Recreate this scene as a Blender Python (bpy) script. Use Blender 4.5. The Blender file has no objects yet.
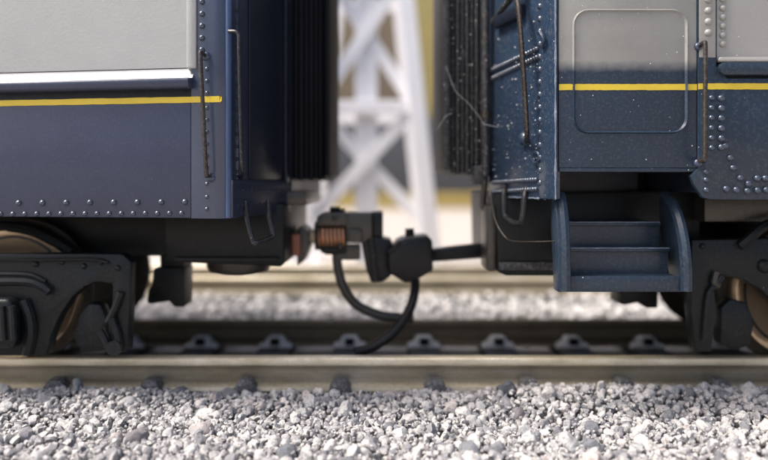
import bpy, bmesh, math, random
import numpy as np
from mathutils import Vector, Matrix, noise
random.seed(7)
SC = bpy.context.scene
COL = SC.collection

# ------------------------------------------------------------------ camera
# one unit is about 25 mm of the real model; the top of the near rail is z = 0, its front face y = 0
CAMD, CAMH, FPX, CX, HZ = 6.57, 1.73, 657.0, 384.0, 185.0
cd = bpy.data.cameras.new('camera'); cam = bpy.data.objects.new('camera', cd); COL.objects.link(cam)
cam.location = (0, -CAMD, CAMH); cam.rotation_euler = (math.radians(90), 0, 0)
cd.sensor_width = 36; cd.lens = FPX/768*36
cd.shift_y = -(230-HZ)/768
cd.clip_start = .05; cd.clip_end = 1500
cd.dof.use_dof = True; cd.dof.focus_distance = 5.62; cd.dof.aperture_fstop = cd.lens*1e-3/0.155
SC.camera = cam
# ------------------------------------------------------------------ world, sun, exposure
SUN_EL, SUN_AZ = 56, -80          # azimuth from -Y (camera side) towards -X
w = bpy.data.worlds.new('World'); SC.world = w; w.use_nodes = True
nt = w.node_tree; nt.nodes.clear()
out = nt.nodes.new('ShaderNodeOutputWorld'); bg = nt.nodes.new('ShaderNodeBackground')
sky = nt.nodes.new('ShaderNodeTexSky'); sky.sky_type = 'NISHITA'; sky.sun_disc = False
sdir = Vector((math.sin(math.radians(SUN_AZ))*math.cos(math.radians(SUN_EL)),
               -math.cos(math.radians(SUN_AZ))*math.cos(math.radians(SUN_EL)), math.sin(math.radians(SUN_EL))))
sky.sun_elevation = math.radians(SUN_EL); sky.sun_rotation = math.atan2(sdir.x, sdir.y)
sky.air_density = .8; sky.dust_density = 7.0; sky.ozone_density = 1.0
nt.links.new(sky.outputs[0], bg.inputs[0]); bg.inputs[1].default_value = .15
nt.links.new(bg.outputs[0], out.inputs[0])
sl = bpy.data.lights.new('sun', 'SUN'); sl.energy = 2.3; sl.angle = math.radians(16); sl.color = (1, .965, .92)
so = bpy.data.objects.new('sun', sl); COL.objects.link(so)
so.rotation_euler = (-sdir).to_track_quat('-Z', 'Y').to_euler(); so.location = sdir*40
SC.view_settings.view_transform = 'Standard'; SC.view_settings.look = 'None'
SC.view_settings.exposure = .95; SC.view_settings.gamma = 1; SC.view_settings.use_curve_mapping = False
SC.render.engine = 'CYCLES'

# ------------------------------------------------------------------ materials
def newmat(name):
    m = bpy.data.materials.new(name); m.use_nodes = True
    t = m.node_tree; b = t.nodes['Principled BSDF']
    return m, t, b
def nd(t, typ, **kw):
    n = t.nodes.new(typ)
    for k, v in kw.items():
        if k in n.inputs: n.inputs[k].default_value = v
        else: setattr(n, k, v)
    return n
def mixc(t, fac, a, b):
    n = t.nodes.new('ShaderNodeMix'); n.data_type = 'RGBA'
    for s, v in ((0, fac), (6, a), (7, b)):
        if hasattr(v, 'links'): t.links.new(v, n.inputs[s])
        else: n.inputs[s].default_value = v if s == 0 else (*v, 1) if len(v) == 3 else v
    return n.outputs[2]
def ramp(t, src, stops):
    r = t.nodes.new('ShaderNodeValToRGB'); t.links.new(src, r.inputs[0])
    e = r.color_ramp.elements
    while len(e) < len(stops): e.new(.5)
    for i, (p, c) in enumerate(stops):
        e[i].position = p; e[i].color = (c, c, c, 1) if isinstance(c, (int, float)) else (*c, 1)
    return r.outputs[0]
def paint(name, col, rough=.35, specks=.5, metallic=0, spec_scale=9, bump=.15, coat=0, col2=None, split=None, var=.25, dust=.25, speck_col=(.6,.62,.65), spec=.5):
    m, t, b = newmat(name)
    geo = nd(t, 'ShaderNodeNewGeometry'); P = geo.outputs['Position']
    n1 = nd(t, 'ShaderNodeTexNoise', Scale=2.2, Detail=6.0, Roughness=.6); t.links.new(P, n1.inputs['Vector'])
    c = col
    if col2 is not None:       # two sprayed colours meeting at a height, soft overspray
        sx = nd(t, 'ShaderNodeSeparateXYZ'); t.links.new(P, sx.inputs[0])
        nn = nd(t, 'ShaderNodeTexNoise', Scale=14.0, Detail=4.0); t.links.new(P, nn.inputs['Vector'])
        ad = nd(t, 'ShaderNodeMath', operation='MULTIPLY_ADD'); t.links.new(nn.outputs[0], ad.inputs[0]); ad.inputs[1].default_value = .05; t.links.new(sx.outputs[2], ad.inputs[2])
        mr = nd(t, 'ShaderNodeMapRange'); t.links.new(ad.outputs[0], mr.inputs[0]); mr.inputs[1].default_value = split-.02; mr.inputs[2].default_value = split+.08
        c = mixc(t, mr.outputs[0], col, col2)
    dk = ramp(t, n1.outputs[0], [(.3, 1-var), (.7, 1.0)])
    mm = t.nodes.new('ShaderNodeMix'); mm.data_type = 'RGBA'; mm.blend_type = 'MULTIPLY'; mm.inputs[0].default_value = 1
    if hasattr(c, 'links'): t.links.new(c, mm.inputs[6])
    else: mm.inputs[6].default_value = (*c, 1)
    t.links.new(dk, mm.inputs[7])
    cc = mm.outputs[2]
    # dust film in the fine noise
    n2 = nd(t, 'ShaderNodeTexNoise', Scale=38.0, Detail=5.0, Roughness=.7); t.links.new(P, n2.inputs['Vector'])
    df = ramp(t, n2.outputs[0], [(.5, 0.0), (.8, dust)])
    cc = mixc(t, df, cc, (.42, .42, .42))
    # specks of lint and grit
    if specks > 0:
        v = nd(t, 'ShaderNodeTexVoronoi', Scale=spec_scale, Randomness=1.0); t.links.new(P, v.inputs['Vector'])
        wn = nd(t, 'ShaderNodeTexWhiteNoise'); t.links.new(v.outputs['Position'], wn.inputs[0])
        th = nd(t, 'ShaderNodeMath', operation='MULTIPLY'); t.links.new(wn.outputs[0], th.inputs[0]); th.inputs[1].default_value = .10*specks*2
        wob = nd(t, 'ShaderNodeMath', operation='MULTIPLY_ADD'); t.links.new(n2.outputs[0], wob.inputs[0]); wob.inputs[1].default_value = .14; t.links.new(v.outputs['Distance'], wob.inputs[2])
        su = nd(t, 'ShaderNodeMath', operation='SUBTRACT'); su.inputs[1].default_value = .06; t.links.new(wob.outputs[0], su.inputs[0])
        lt = nd(t, 'ShaderNodeMath', operation='LESS_THAN'); t.links.new(su.outputs[0], lt.inputs[0]); t.links.new(th.outputs[0], lt.inputs[1])
        cc = mixc(t, lt.outputs[0], cc, speck_col)
    t.links.new(cc, b.inputs['Base Color'])
    b.inputs['Metallic'].default_value = metallic; b.inputs['Specular IOR Level'].default_value = spec
    rr = nd(t, 'ShaderNodeMapRange'); t.links.new(n2.outputs[0], rr.inputs[0]); rr.inputs[3].default_value = rough*.75; rr.inputs[4].default_value = min(1, rough*1.35)
    t.links.new(rr.outputs[0], b.inputs['Roughness'])
    b.inputs['Coat Weight'].default_value = coat; b.inputs['Coat Roughness'].default_value = .12
    bp = nd(t, 'ShaderNodeBump', Strength=bump, Distance=.02); t.links.new(n2.outputs[0], bp.inputs['Height']); t.links.new(bp.outputs[0], b.inputs['Normal'])
    return m
BLUE = (.036, .047, .088)
M = {}
M['blue'] = paint('blue_paint', (.034, .044, .080), .34, .12, coat=.12, spec=.4, dust=.05, var=.12)
M['blue_right'] = paint('blue_paint_dusty', (.017, .031, .052), .32, .3, coat=.15, spec=.35, dust=.12, spec_scale=12)
M['blue_end'] = paint('blue_end_paint', (.020, .040, .076), .30, .5, coat=.25, spec=.4, dust=.2, spec_scale=20)
M['blue_dark'] = paint('dark_blue_end_paint', (.010, .014, .026), .33, .12, spec=.3, coat=.05, dust=.05, spec_scale=14)
M['blue_gloss'] = paint('blue_gloss', (.030, .046, .088), .22, .05, coat=.35, dust=.03, var=.08)
M['chipped'] = paint('chipped_pale_paint', (.16, .20, .27), .4, .5, dust=.8, spec_scale=30)
M['blue_highlight'] = paint('painted_blue_highlight', (.034, .068, .155), .3, .05, coat=.2, dust=.05)  # brighter blue holds the corner's highlight in its colour
M['blue_rivet'] = paint('blue_rivet_paint', (.030, .045, .075), .2, .0, coat=.8, dust=.03, var=.08)
M['grey'] = paint('grey_paint', (.315, .325, .325), .38, .05, coat=.15, dust=.08, var=.08)
M['grey_right'] = paint('grey_paint_dusty', (.29, .29, .275), .38, .25, coat=.15, dust=.15, var=.12, speck_col=(.75,.75,.75))
M['door'] = paint('two_tone_door_paint', (.018, .034, .060), .36, .3, coat=.08, spec=.3, dust=.12, spec_scale=12, col2=(.275, .28, .265), split=2.74, var=.15)
M['yellow'] = paint('yellow_stripe_paint', (.66, .49, .035), .4, .15, dust=.05, var=.15)
M['black'] = paint('black_plastic', (.0068, .0088, .0095), .36, .12, dust=.04, spec=.22)
M['black_dusty'] = paint('dusty_black_rubber', (.014, .015, .018), .5, .75, dust=.35, spec_scale=22)
M['bogie'] = paint('bogie_plastic', (.0105, .013, .0145), .36, .2, dust=.06, spec=.25)
M['hose'] = paint('hose_rubber', (.006, .006, .0065), .35, .05, dust=.03, spec=.3)
M['black_gloss'] = paint('gloss_black_casting', (.005, .006, .0065), .20, .1, dust=.02, spec=.28, bump=.25)
M['hose_brown'] = paint('worn_hose', (.025, .023, .02), .4, .1, dust=.1)
M['wire'] = paint('grab_iron_steel', (.055, .045, .036), .26, .3, metallic=.5, dust=.2, spec_scale=20)
M['wire_dark'] = paint('dark_wire', (.02, .02, .022), .3, .35, metallic=.2, dust=.2, spec_scale=22)
M['copper'] = paint('copper_spring', (.50, .26, .15), .35, .0, metallic=.8, dust=.15)
M['steel'] = paint('brown_steel', (.06, .055, .047), .32, .1, metallic=.5, dust=.12)
M['brass_bar'] = paint('dull_brass', (.32, .26, .18), .35, .0, metallic=.7, dust=.2)
M['brass_wheel'] = paint('wheel_metal', (.62, .48, .33), .30, .0, metallic=.85, dust=.1)
M['wheel_dark'] = paint('wheel_centre', (.022, .018, .014), .4, .0, metallic=.4, dust=.1)
M['rust'] = paint('rust_red_plastic', (.30, .10, .05), .5, .0, dust=.2)
M['rail'] = paint('nickel_rail', (.66, .59, .46), .36, .0, metallic=.5, dust=.4, var=.35, bump=.35)
def rail_mat():
    m, t, b = newmat('nickel_rail')
    geo = nd(t, 'ShaderNodeNewGeometry'); mp = nd(t, 'ShaderNodeMapping'); t.links.new(geo.outputs['Position'], mp.inputs[0]); mp.inputs['Scale'].default_value = (.8, 2.2, 2.4)
    n1 = nd(t, 'ShaderNodeTexNoise', Scale=1.6, Detail=9.0, Roughness=.68); t.links.new(mp.outputs[0], n1.inputs['Vector'])
    n2 = nd(t, 'ShaderNodeTexNoise', Scale=45.0, Detail=5.0, Roughness=.75); t.links.new(geo.outputs['Position'], n2.inputs['Vector'])
    c = ramp(t, n1.outputs[0], [(.30, (.36, .31, .20)), (.46, (.52, .46, .34)), (.58, (.62, .56, .44)), (.72, (.74, .69, .58))])
    f = ramp(t, n2.outputs[0], [(.5, 0.0), (.75, .6)]); c = mixc(t, f, c, (.22, .20, .16))
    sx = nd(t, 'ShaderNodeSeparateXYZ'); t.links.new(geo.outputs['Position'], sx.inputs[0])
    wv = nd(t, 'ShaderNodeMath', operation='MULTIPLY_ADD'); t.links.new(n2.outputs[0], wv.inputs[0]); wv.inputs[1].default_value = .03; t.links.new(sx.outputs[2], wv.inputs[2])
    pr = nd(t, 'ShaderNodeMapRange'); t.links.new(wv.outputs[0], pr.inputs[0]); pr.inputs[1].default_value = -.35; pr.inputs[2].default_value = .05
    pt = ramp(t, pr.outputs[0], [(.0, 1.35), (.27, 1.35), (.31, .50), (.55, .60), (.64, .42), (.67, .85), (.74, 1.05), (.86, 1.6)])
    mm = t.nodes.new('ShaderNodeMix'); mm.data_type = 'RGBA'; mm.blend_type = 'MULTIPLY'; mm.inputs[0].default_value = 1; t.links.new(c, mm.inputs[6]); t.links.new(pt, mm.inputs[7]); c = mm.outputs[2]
    t.links.new(c, b.inputs['Base Color']); b.inputs['Metallic'].default_value = .6
    mr = nd(t, 'ShaderNodeMapRange'); t.links.new(n1.outputs[0], mr.inputs[0]); mr.inputs[1].default_value = .3; mr.inputs[2].default_value = .7; mr.inputs[3].default_value = .5; mr.inputs[4].default_value = .28; t.links.new(mr.outputs[0], b.inputs['Roughness'])
    bp = nd(t, 'ShaderNodeBump', Strength=.5, Distance=.01); t.links.new(n2.outputs[0], bp.inputs['Height']); t.links.new(bp.outputs[0], b.inputs['Normal'])
    return m
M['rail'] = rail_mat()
M['rail_shaded'] = paint('shade_brown_rail', (.17, .135, .085), .45, .0, metallic=.4, dust=.3, var=.35, bump=.3)  # darker copy of the rail metal, shade under the cars painted in
M['sleeper'] = paint('sleeper_plastic', (.012, .012, .012), .55, .3, dust=.3, speck_col=(.4,.4,.4))
M['clip_pale'] = paint('pale_dusty_clip', (.72, .70, .68), .6, .5, dust=.6, speck_col=(.6,.6,.6), spec_scale=18)
M['clip'] = paint('dusty_rail_clip', (.07, .07, .072), .55, .7, dust=1.0, speck_col=(.5,.5,.52), spec_scale=18)
M['tower'] = paint('white_tower_paint', (.86, .86, .88), .45, .0, dust=.05, var=.06)
M['sand'] = paint('beige_ground', (.39, .35, .315), .9, .3, dust=.5, var=.2, spec_scale=5, speck_col=(.6,.58,.55))
M['ochre'] = paint('ochre_kerb', (.40, .30, .08), .7, .0, dust=.3)
M['slate'] = paint('dark_grey_wall', (.06, .065, .075), .6, .0, dust=.2)
M['fibre'] = paint('lint', (.5, .5, .5), .6, 0, dust=0)
def stone_mat(name, base, seed, pale=False):
    m, t, b = newmat(name)
    geo = nd(t, 'ShaderNodeNewGeometry'); P = geo.outputs['Position']
    n0 = nd(t, 'ShaderNodeTexNoise', Scale=5.5, Detail=2.0); t.links.new(P, n0.inputs['Vector'])
    at = nd(t, 'ShaderNodeTexWhiteNoise', noise_dimensions='1D')
    t.links.new(geo.outputs['Random Per Island'], at.inputs['W'])
    tone = ramp(t, at.outputs[0], [(0, (base[0]*.30, base[1]*.31, base[2]*.34)), (.12, (base[0]*.55, base[1]*.56, base[2]*.60)), (.45, base), (.8, (min(1,base[0]*1.25), min(1,base[1]*1.22), min(1,base[2]*1.18))), (1, (min(1,base[0]*1.5), min(1,base[1]*1.42), min(1,base[2]*1.36)))])
    if pale: tone = ramp(t, at.outputs[0], [(0, (base[0]*.75, base[1]*.74, base[2]*.75)), (.5, base), (1, (.88, .85, .83))])
    n2 = nd(t, 'ShaderNodeTexNoise', Scale=30.0, Detail=8.0, Roughness=.75); t.links.new(P, n2.inputs['Vector'])
    mot = ramp(t, n2.outputs[0], [(.34, .45), (.48, .92), (.66, 1.12)])
    mm = t.nodes.new('ShaderNodeMix'); mm.data_type = 'RGBA'; mm.blend_type = 'MULTIPLY'; mm.inputs[0].default_value = 1
    t.links.new(tone, mm.inputs[6]); t.links.new(mot, mm.inputs[7])
    n3 = nd(t, 'ShaderNodeTexNoise', Scale=85.0, Detail=3.0, Roughness=.6); t.links.new(P, n3.inputs['Vector'])
    sp = ramp(t, n3.outputs[0], [(.60, 0.0), (.67, .8)])
    cc = mixc(t, sp, mm.outputs[2], (.06, .065, .075))
    t.links.new(cc, b.inputs['Base Color']); b.inputs['Roughness'].default_value = .7
    bp = nd(t, 'ShaderNodeBump', Strength=1.0, Distance=.022); t.links.new(n2.outputs[0], bp.inputs['Height']); t.links.new(bp.outputs[0], b.inputs['Normal'])
    return m
M['stone'] = stone_mat('granite_chips', (.54, .53, .525), 0)
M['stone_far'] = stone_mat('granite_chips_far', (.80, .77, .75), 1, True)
M['bed'] = paint('shade_dark_ballast', (.10, .10, .10), .95, .8, dust=.5, spec_scale=14, var=.5, speck_col=(.4,.4,.4))  # darkened so the shade under the cars is in the colour

# ------------------------------------------------------------------ mesh helpers
WLOC = {}
def tag(o, label=None, cat=None, group=None, kind=None):
    if label: o['label'] = label
    if cat: o['category'] = cat
    if group: o['group'] = group
    if kind: o['kind'] = kind
    return o
def empty(name, loc, parent=None):
    o = bpy.data.objects.new(name, None); COL.objects.link(o)
    p = WLOC.get(parent.name, Vector()) if parent else Vector()
    o.location = Vector(loc)-p; o.parent = parent; o.empty_display_size = .2
    WLOC[o.name] = Vector(loc); return o
def link(name, me, loc, parent):
    o = bpy.data.objects.new(name, me); COL.objects.link(o)
    p = WLOC.get(parent.name, Vector()) if parent else Vector()
    o.parent = parent; o.location = Vector(loc)-p; WLOC[o.name] = Vector(loc); return o
def obj(name, bm, mat, parent=None, bevel=0, smooth=True, seg=2, label=None, origin=None):
    """bmesh in world coordinates -> one mesh object with its origin at the middle of its base"""
    if bevel:
        bmesh.ops.remove_doubles(bm, verts=bm.verts, dist=1e-5)
        es = [e for e in bm.edges if len(e.link_faces) == 2 and e.calc_face_angle(0) > .5]
        bmesh.ops.bevel(bm, geom=es, offset=bevel, segments=seg, affect='EDGES', profile=.5, clamp_overlap=True)
    bmesh.ops.recalc_face_normals(bm, faces=bm.faces)
    co = np.array([v.co[:] for v in bm.verts])
    c = Vector(((co[:, 0].min()+co[:, 0].max())/2, (co[:, 1].min()+co[:, 1].max())/2, co[:, 2].min())) if origin is None else Vector(origin)
    for v in bm.verts: v.co -= c
    me = bpy.data.meshes.new(name); bm.to_mesh(me); bm.free()
    me.materials.append(M[mat] if isinstance(mat, str) else mat)
    if smooth:
        me.shade_smooth()
        try: me.set_sharp_from_angle(angle=math.radians(38))
        except Exception: pass
    o = link(name, me, c, parent)
    if label: o['label'] = label
    return o
def NB(): return bmesh.new()
class Frame:
    """a vertical plane: origin O, tangent t, outward normal n; coordinates a (along), z (up), o (out)"""
    def __init__(s, O, t):
        s.O = Vector((O[0], O[1], 0)); s.t = Vector((t[0], t[1], 0)).normalized(); s.n = Vector((s.t.y, -s.t.x, 0))
    def w(s, a, z, o=0): return s.O + s.t*a + s.n*o + Vector((0, 0, z))
    def az(s, px, py, o=0):                       # where a line of sight of the survey meets the plane
        C = Vector((0, -CAMD, CAMH)); d = Vector(((px-CX)/FPX, 1, -(py-HZ)/FPX))
        k = (o-(C-s.O).dot(s.n)+0)/d.dot(s.n); p = C+d*k
        return (p-s.O).dot(s.t), p.z
def prism(bm, fr, poly, o0, o1):
    A = [bm.verts.new(fr.w(a, z, o0)) for a, z in poly]; B = [bm.verts.new(fr.w(a, z, o1)) for a, z in poly]
    n = len(poly)
    bm.faces.new(A); bm.faces.new(B[::-1])
    for i in range(n): bm.faces.new((A[i], B[i], B[(i+1) % n], A[(i+1) % n]))
def fbox(bm, fr, a0, a1, z0, z1, o0, o1): prism(bm, fr, [(a0, z0), (a1, z0), (a1, z1), (a0, z1)], o0, o1)
def box(bm, x0, x1, y0, y1, z0, z1):
    fbox(bm, Frame((0, 0), (1, 0)), x0, x1, z0, z1, -y0, -y1)
def plan(bm, pts, z0, z1):
    A = [bm.verts.new((x, y, z0)) for x, y in pts]; B = [bm.verts.new((x, y, z1)) for x, y in pts]
    n = len(pts); bm.faces.new(A); bm.faces.new(B[::-1])
    for i in range(n): bm.faces.new((A[i], B[i], B[(i+1) % n], A[(i+1) % n]))
def tube(bm, pts, r, seg=8, smooth=True):
    pts = [Vector(p) for p in pts]
    if smooth and len(pts) > 2:
        q = []
        P = [pts[0]*2-pts[1]]+pts+[pts[-1]*2-pts[-2]]
        for i in range(1, len(P)-2):
            for k in range(6):
                u = k/6; a, b, c, d = P[i-1], P[i], P[i+1], P[i+2]
                q.append(.5*((2*b)+(-a+c)*u+(2*a-5*b+4*c-d)*u*u+(-a+3*b-3*c+d)*u**3))
        q.append(pts[-1]); pts = q
    rings = []; up = None
    for i, p in enumerate(pts):
        d = (pts[min(i+1, len(pts)-1)]-pts[max(i-1, 0)]).normalized()
        if up is None: up = d.orthogonal().normalized()
        up = (up-d*up.dot(d)).normalized(); s = d.cross(up)
        rr = r if not callable(r) else r(i/(len(pts)-1))
        rings.append([bm.verts.new(p+(up*math.cos(2*math.pi*k/seg)+s*math.sin(2*math.pi*k/seg))*rr) for k in range(seg)])
    for A, B in zip(rings, rings[1:]):
        for k in range(seg): bm.faces.new((A[k], A[(k+1) % seg], B[(k+1) % seg], B[k]))
    bm.faces.new(rings[0][::-1]); bm.faces.new(rings[-1])
def lathe(bm, prof, c, axis='Y', seg=40):
    """profile of (radius, distance along axis)"""
    c = Vector(c); rings = []
    for r, h in prof:
        ring = []
        for k in range(seg):
            a = 2*math.pi*k/seg; u, v = math.cos(a)*r, math.sin(a)*r
            p = Vector((u, h, v)) if axis == 'Y' else Vector((u, v, h)) if axis == 'Z' else Vector((h, u, v))
            ring.append(bm.verts.new(c+p))
        rings.append(ring)
    for A, B in zip(rings, rings[1:]):
        for k in range(seg): bm.faces.new((A[k], A[(k+1) % seg], B[(k+1) % seg], B[k]))
    bm.faces.new(rings[0]); bm.faces.new(rings[-1][::-1])
def stripe(bm, fr, a0, a1, z0, z1, o0, o1, round_end=False):
    n = 40; rs = random.Random(int(a1*1000)); top = []; bot = []
    for k in range(n+1):
        a = a0+(a1-a0)*k/n; top.append((a, z1+rs.uniform(-.0015, .0015))); bot.append((a, z0+rs.uniform(-.0015, .0015)))
    if round_end:
        top[-1] = (a1-.02, z1); bot[-1] = (a1-.02, z0); top.append((a1, (z0+z1)/2+.018)); bot.append((a1, (z0+z1)/2-.018))
    prism(bm, fr, bot+top[::-1], o0, o1)
def dome(bm, c, n, r, h, seg=8):
    n = Vector(n).normalized(); u = n.orthogonal().normalized(); v = n.cross(u); c = Vector(c)
    rings = []
    for ang in (-.35, .35, .8, 1.2):
        rr, hh = r*math.cos(max(ang, 0)), h*math.sin(ang)
        rings.append([bm.verts.new(c+(u*math.cos(2*math.pi*k/seg)+v*math.sin(2*math.pi*k/seg))*rr+n*hh) for k in range(seg)])
    for A, B in zip(rings, rings[1:]):
        for k in range(seg): bm.faces.new((A[k], A[(k+1) % seg], B[(k+1) % seg], B[k]))
    top = bm.verts.new(c+n*h)
    for k in range(seg): bm.faces.new((rings[-1][k], rings[-1][(k+1) % seg], top))
    bm.faces.new(rings[0][::-1])
RV = {}
def rivet(fr, px, py, parent, mat, r=.022, o=0):
    mat = {'blue': 'blue_rivet', 'blue_right': 'blue_rivet', 'blue_end': 'blue_rivet'}.get(mat, mat)
    a, z = fr.az(px, py, o); key = (mat, round(r, 3), fr.n[:])
    if key not in RV:
        bm = NB(); dome(bm, (0, 0, 0), fr.n, r, r*.95, 10)
        me = bpy.data.meshes.new('rivet'); bmesh.ops.recalc_face_normals(bm, faces=bm.faces); bm.to_mesh(me); bm.free(); me.materials.append(M[mat]); me.shade_smooth(); RV[key] = me
    return link('rivet', RV[key], fr.w(a, z, o), parent)
def at(px, py, y):
    d = y+CAMD; return Vector(((px-CX)*d/FPX, y, CAMH-(py-HZ)*d/FPX))

# ------------------------------------------------------------------ the ground
bm = NB()
GZ = -.42
for (x0, x1, y0, y1) in ((-400, 400, -400, 400),):
    v = [bm.verts.new(p) for p in ((x0, y0, GZ), (x1, y0, GZ), (x1, y1, GZ), (x0, y1, GZ))]; bm.faces.new(v)
g = obj('ground', bm, 'sand', origin=(0, 0, GZ)); tag(g, kind='structure')

def bed(name, x0, x1, y0, y1, zf, step=.12):
    bm = NB(); nx, ny = int((x1-x0)/step), int((y1-y0)/step); V = []
    for j in range(ny+1):
        row = []
        for i in range(nx+1):
            x, y = x0+(x1-x0)*i/nx, y0+(y1-y0)*j/ny
            row.append(bm.verts.new((x, y, zf(x, y))))
        V.append(row)
    for j in range(ny):
        for i in range(nx): bm.faces.new((V[j][i], V[j][i+1], V[j+1][i+1], V[j+1][i]))
    o = obj(name, bm, 'bed'); return tag(o, kind='structure')
def z_near(x, y):
    edge = min(1, max(0, (y+3.6)/.7))*min(1, max(0, (4.9-y)/.5))
    hump = 0
    if -1.2 < y < .0:
        hump = (.075*max(0, min(1, (x-.6)/.8)) + .05*max(0, min(1, (-x-1.9)/.6)))*max(0, 1-abs(y+.35)/.7)
    if y > -.05: base = -.47
    else: base = -.385+.045*max(0, 1-abs(y+.3)/.5)
    if y > 1.9+.4: base = -.36
    return GZ-.03+edge*(base-GZ+.03+.03*noise.noise(Vector((x*1.7, y*1.7, 0))))+hump
bed1 = bed('ballast_bed', -9, 9, -3.6, 4.9, z_near)
bed2 = bed('ballast_shoulder', -16, 16, 4.95, 9.3, lambda x, y: GZ+.02+.05*min(1, (y-4.95)/.4)*min(1, (9.3-y)/.4)+.02*noise.noise(Vector((x, y, 3))))

# stones: a dozen crushed shapes
def stone_shape(seed, sub):
    bm = NB(); bmesh.ops.create_icosphere(bm, subdivisions=sub, radius=1)
    rnd = random.Random(seed); s = Vector((1, rnd.uniform(.7, 1), rnd.uniform(.55, .85)))
    planes = []
    for k in range(11):
        n = Vector((rnd.gauss(0, 1), rnd.gauss(0, 1), rnd.gauss(0, 1))).normalized(); planes.append((n, rnd.uniform(.56, .86)))
    for v in bm.verts:
        p = v.co.copy()
        for n, d in planes:
            e = p.dot(n)-d
            if e > 0: p -= n*e*.95
        p *= 1+.16*noise.noise(p*2.1+Vector((seed*7, 0, 0)))+.12*noise.noise(p*5+Vector((seed*3, 5, 0)))
        v.co = Vector((p.x*s.x, p.y*s.y, p.z*s.z))
    V = np.array([v.co[:] for v in bm.verts]); F = np.array([[v.index for v in f.verts] for f in bm.faces]); bm.free(); return V, F
SH3 = [stone_shape(i, 3) for i in range(10)]
SH2 = [stone_shape(i+20, 2) for i in range(10)]
SH1 = [stone_shape(i+40, 1) for i in range(6)]
def rotm(rnd):
    return np.array(Matrix.Rotation(rnd.uniform(0, 6.28), 3, 'Z') @ Matrix.Rotation(rnd.uniform(0, 6.28), 3, 'X') @ Matrix.Rotation(rnd.uniform(0, 6.28), 3, 'Y'))
def stones_mesh(name, lst, shapes, mat, parent, smooth_angle=30):
    VV, FF, off = [], [], 0; rnd = random.Random(hash(name) % 1000 if False else len(lst))
    for (x, y, z, r) in lst:
        V, F = rnd.choice(shapes); R = rotm(rnd)
        VV.append((V@R.T)*r+np.array([x, y, z])); FF.append(F+off); off += len(V)
    V = np.concatenate(VV); F = np.concatenate(FF)
    me = bpy.data.meshes.new(name); me.vertices.add(len(V)); me.vertices.foreach_set('co', V.astype(np.float32).ravel())
    me.loops.add(len(F)*3); me.loops.foreach_set('vertex_index', F.astype(np.int32).ravel())
    me.polygons.add(len(F)); me.polygons.foreach_set('loop_start', np.arange(0, len(F)*3, 3, dtype=np.int32)); me.polygons.foreach_set('loop_total', np.full(len(F), 3, np.int32))
    me.update(calc_edges=True); me.materials.append(M[mat]); me.shade_smooth()
    try: me.set_sharp_from_angle(angle=math.radians(smooth_angle))
    except Exception: pass
    return link(name, me, (0, 0, 0), parent)
rnd = random.Random(11)
near = []
def packed(x0, x1, y0, y1, sizes, n, zf, lift=.5, tries=1, minsep=.8):
    cell = {}; out = []
    for _ in range(n):
        r = rnd.choice(sizes)*rnd.uniform(.8, 1.2); x, y = rnd.uniform(x0, x1), rnd.uniform(y0, y1)
        k = (int(x/.25), int(y/.25)); ok = True
        for i in (-1, 0, 1):
            for j in (-1, 0, 1):
                for (a, b, q) in cell.get((k[0]+i, k[1]+j), ()):
                    if (a-x)**2+(b-y)**2 < ((q+r)*minsep)**2: ok = False; break
                if not ok: break
            if not ok: break
        if not ok: continue
        cell.setdefault(k, []).append((x, y, r)); out.append((x, y, zf(x, y)+r*lift+rnd.uniform(-.01, .02), r))
    return out
big = packed(-4.6, 4.6, -2.35, -.17, [.04, .045, .05, .06, .07, .08, .095], 16000, z_near, .45, minsep=.80)
mid = packed(-5.2, 5.2, -2.6, -.15, [.032, .04, .05], 26000, lambda x, y: z_near(x, y)+.035, .3, minsep=.72)
fine = packed(-4.8, 4.8, -2.45, -.15, [.018, .024], 12000, lambda x, y: z_near(x, y)+.05, .4, minsep=.8)
side = packed(-9, 9, -3.5, -2.3, [.06, .09, .11], 5000, z_near, .4)
back = packed(-9, 9, 2.15, 4.8, [.05, .07, .09, .12], 16000, z_near, .5)
mids = packed(-5.5, 5.5, .2, 1.75, [.05, .07], 3500, z_near, .2)
t2 = packed(-12, 12, 5.1, 9.1, [.08, .11], 14000, lambda x, y: GZ+.05, .3)
big.sort(key=lambda s: -s[3]/(s[1]+CAMD)*(1 if abs(s[0]) < (s[1]+CAMD)*.585 else .2))
SM = []
for V, F in SH3:
    me = bpy.data.meshes.new('ballast_stone'); me.from_pydata(V.tolist(), [], F.tolist()); me.materials.append(M['stone']); me.shade_smooth()
    me.set_sharp_from_angle(angle=math.radians(32)); SM.append(me)
TONES = []
for k, (c, nm) in enumerate((((.62, .605, .59), 'white'), ((.50, .50, .50), 'mid'), ((.20, .21, .23), 'dark'), ((.50, .455, .44), 'pinkish'))):
    mt = stone_mat('granite_stone_'+nm, (c[0], c[1], c[2]), k); TONES.append(mt)
for i, (x, y, z, r) in enumerate(big[:300]):
    me = SM[i % 10]
    o = link('ballast_stone', me, (x, y, z), bed1); o.scale = (r, r, r)
    o.rotation_euler = [rnd.uniform(0, 6.28) for _ in range(3)]
    o.material_slots[0].link = 'OBJECT'; o.material_slots[0].material = TONES[rnd.choices((0, 1, 2, 3), (5, 4, 1.6, 1.5))[0]]
def stuff(o, label=None): tag(o, label, kind='stuff'); return o
stuff(stones_mesh('gravel', big[300:], SH2, 'stone', bed1))
stuff(stones_mesh('gravel', mid+side, SH2, 'stone', bed1))
stuff(stones_mesh('grit', fine, SH1, 'stone', bed1))
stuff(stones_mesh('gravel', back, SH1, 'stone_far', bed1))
stuff(stones_mesh('gravel', t2, SH1, 'stone_far', bed2))

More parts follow.
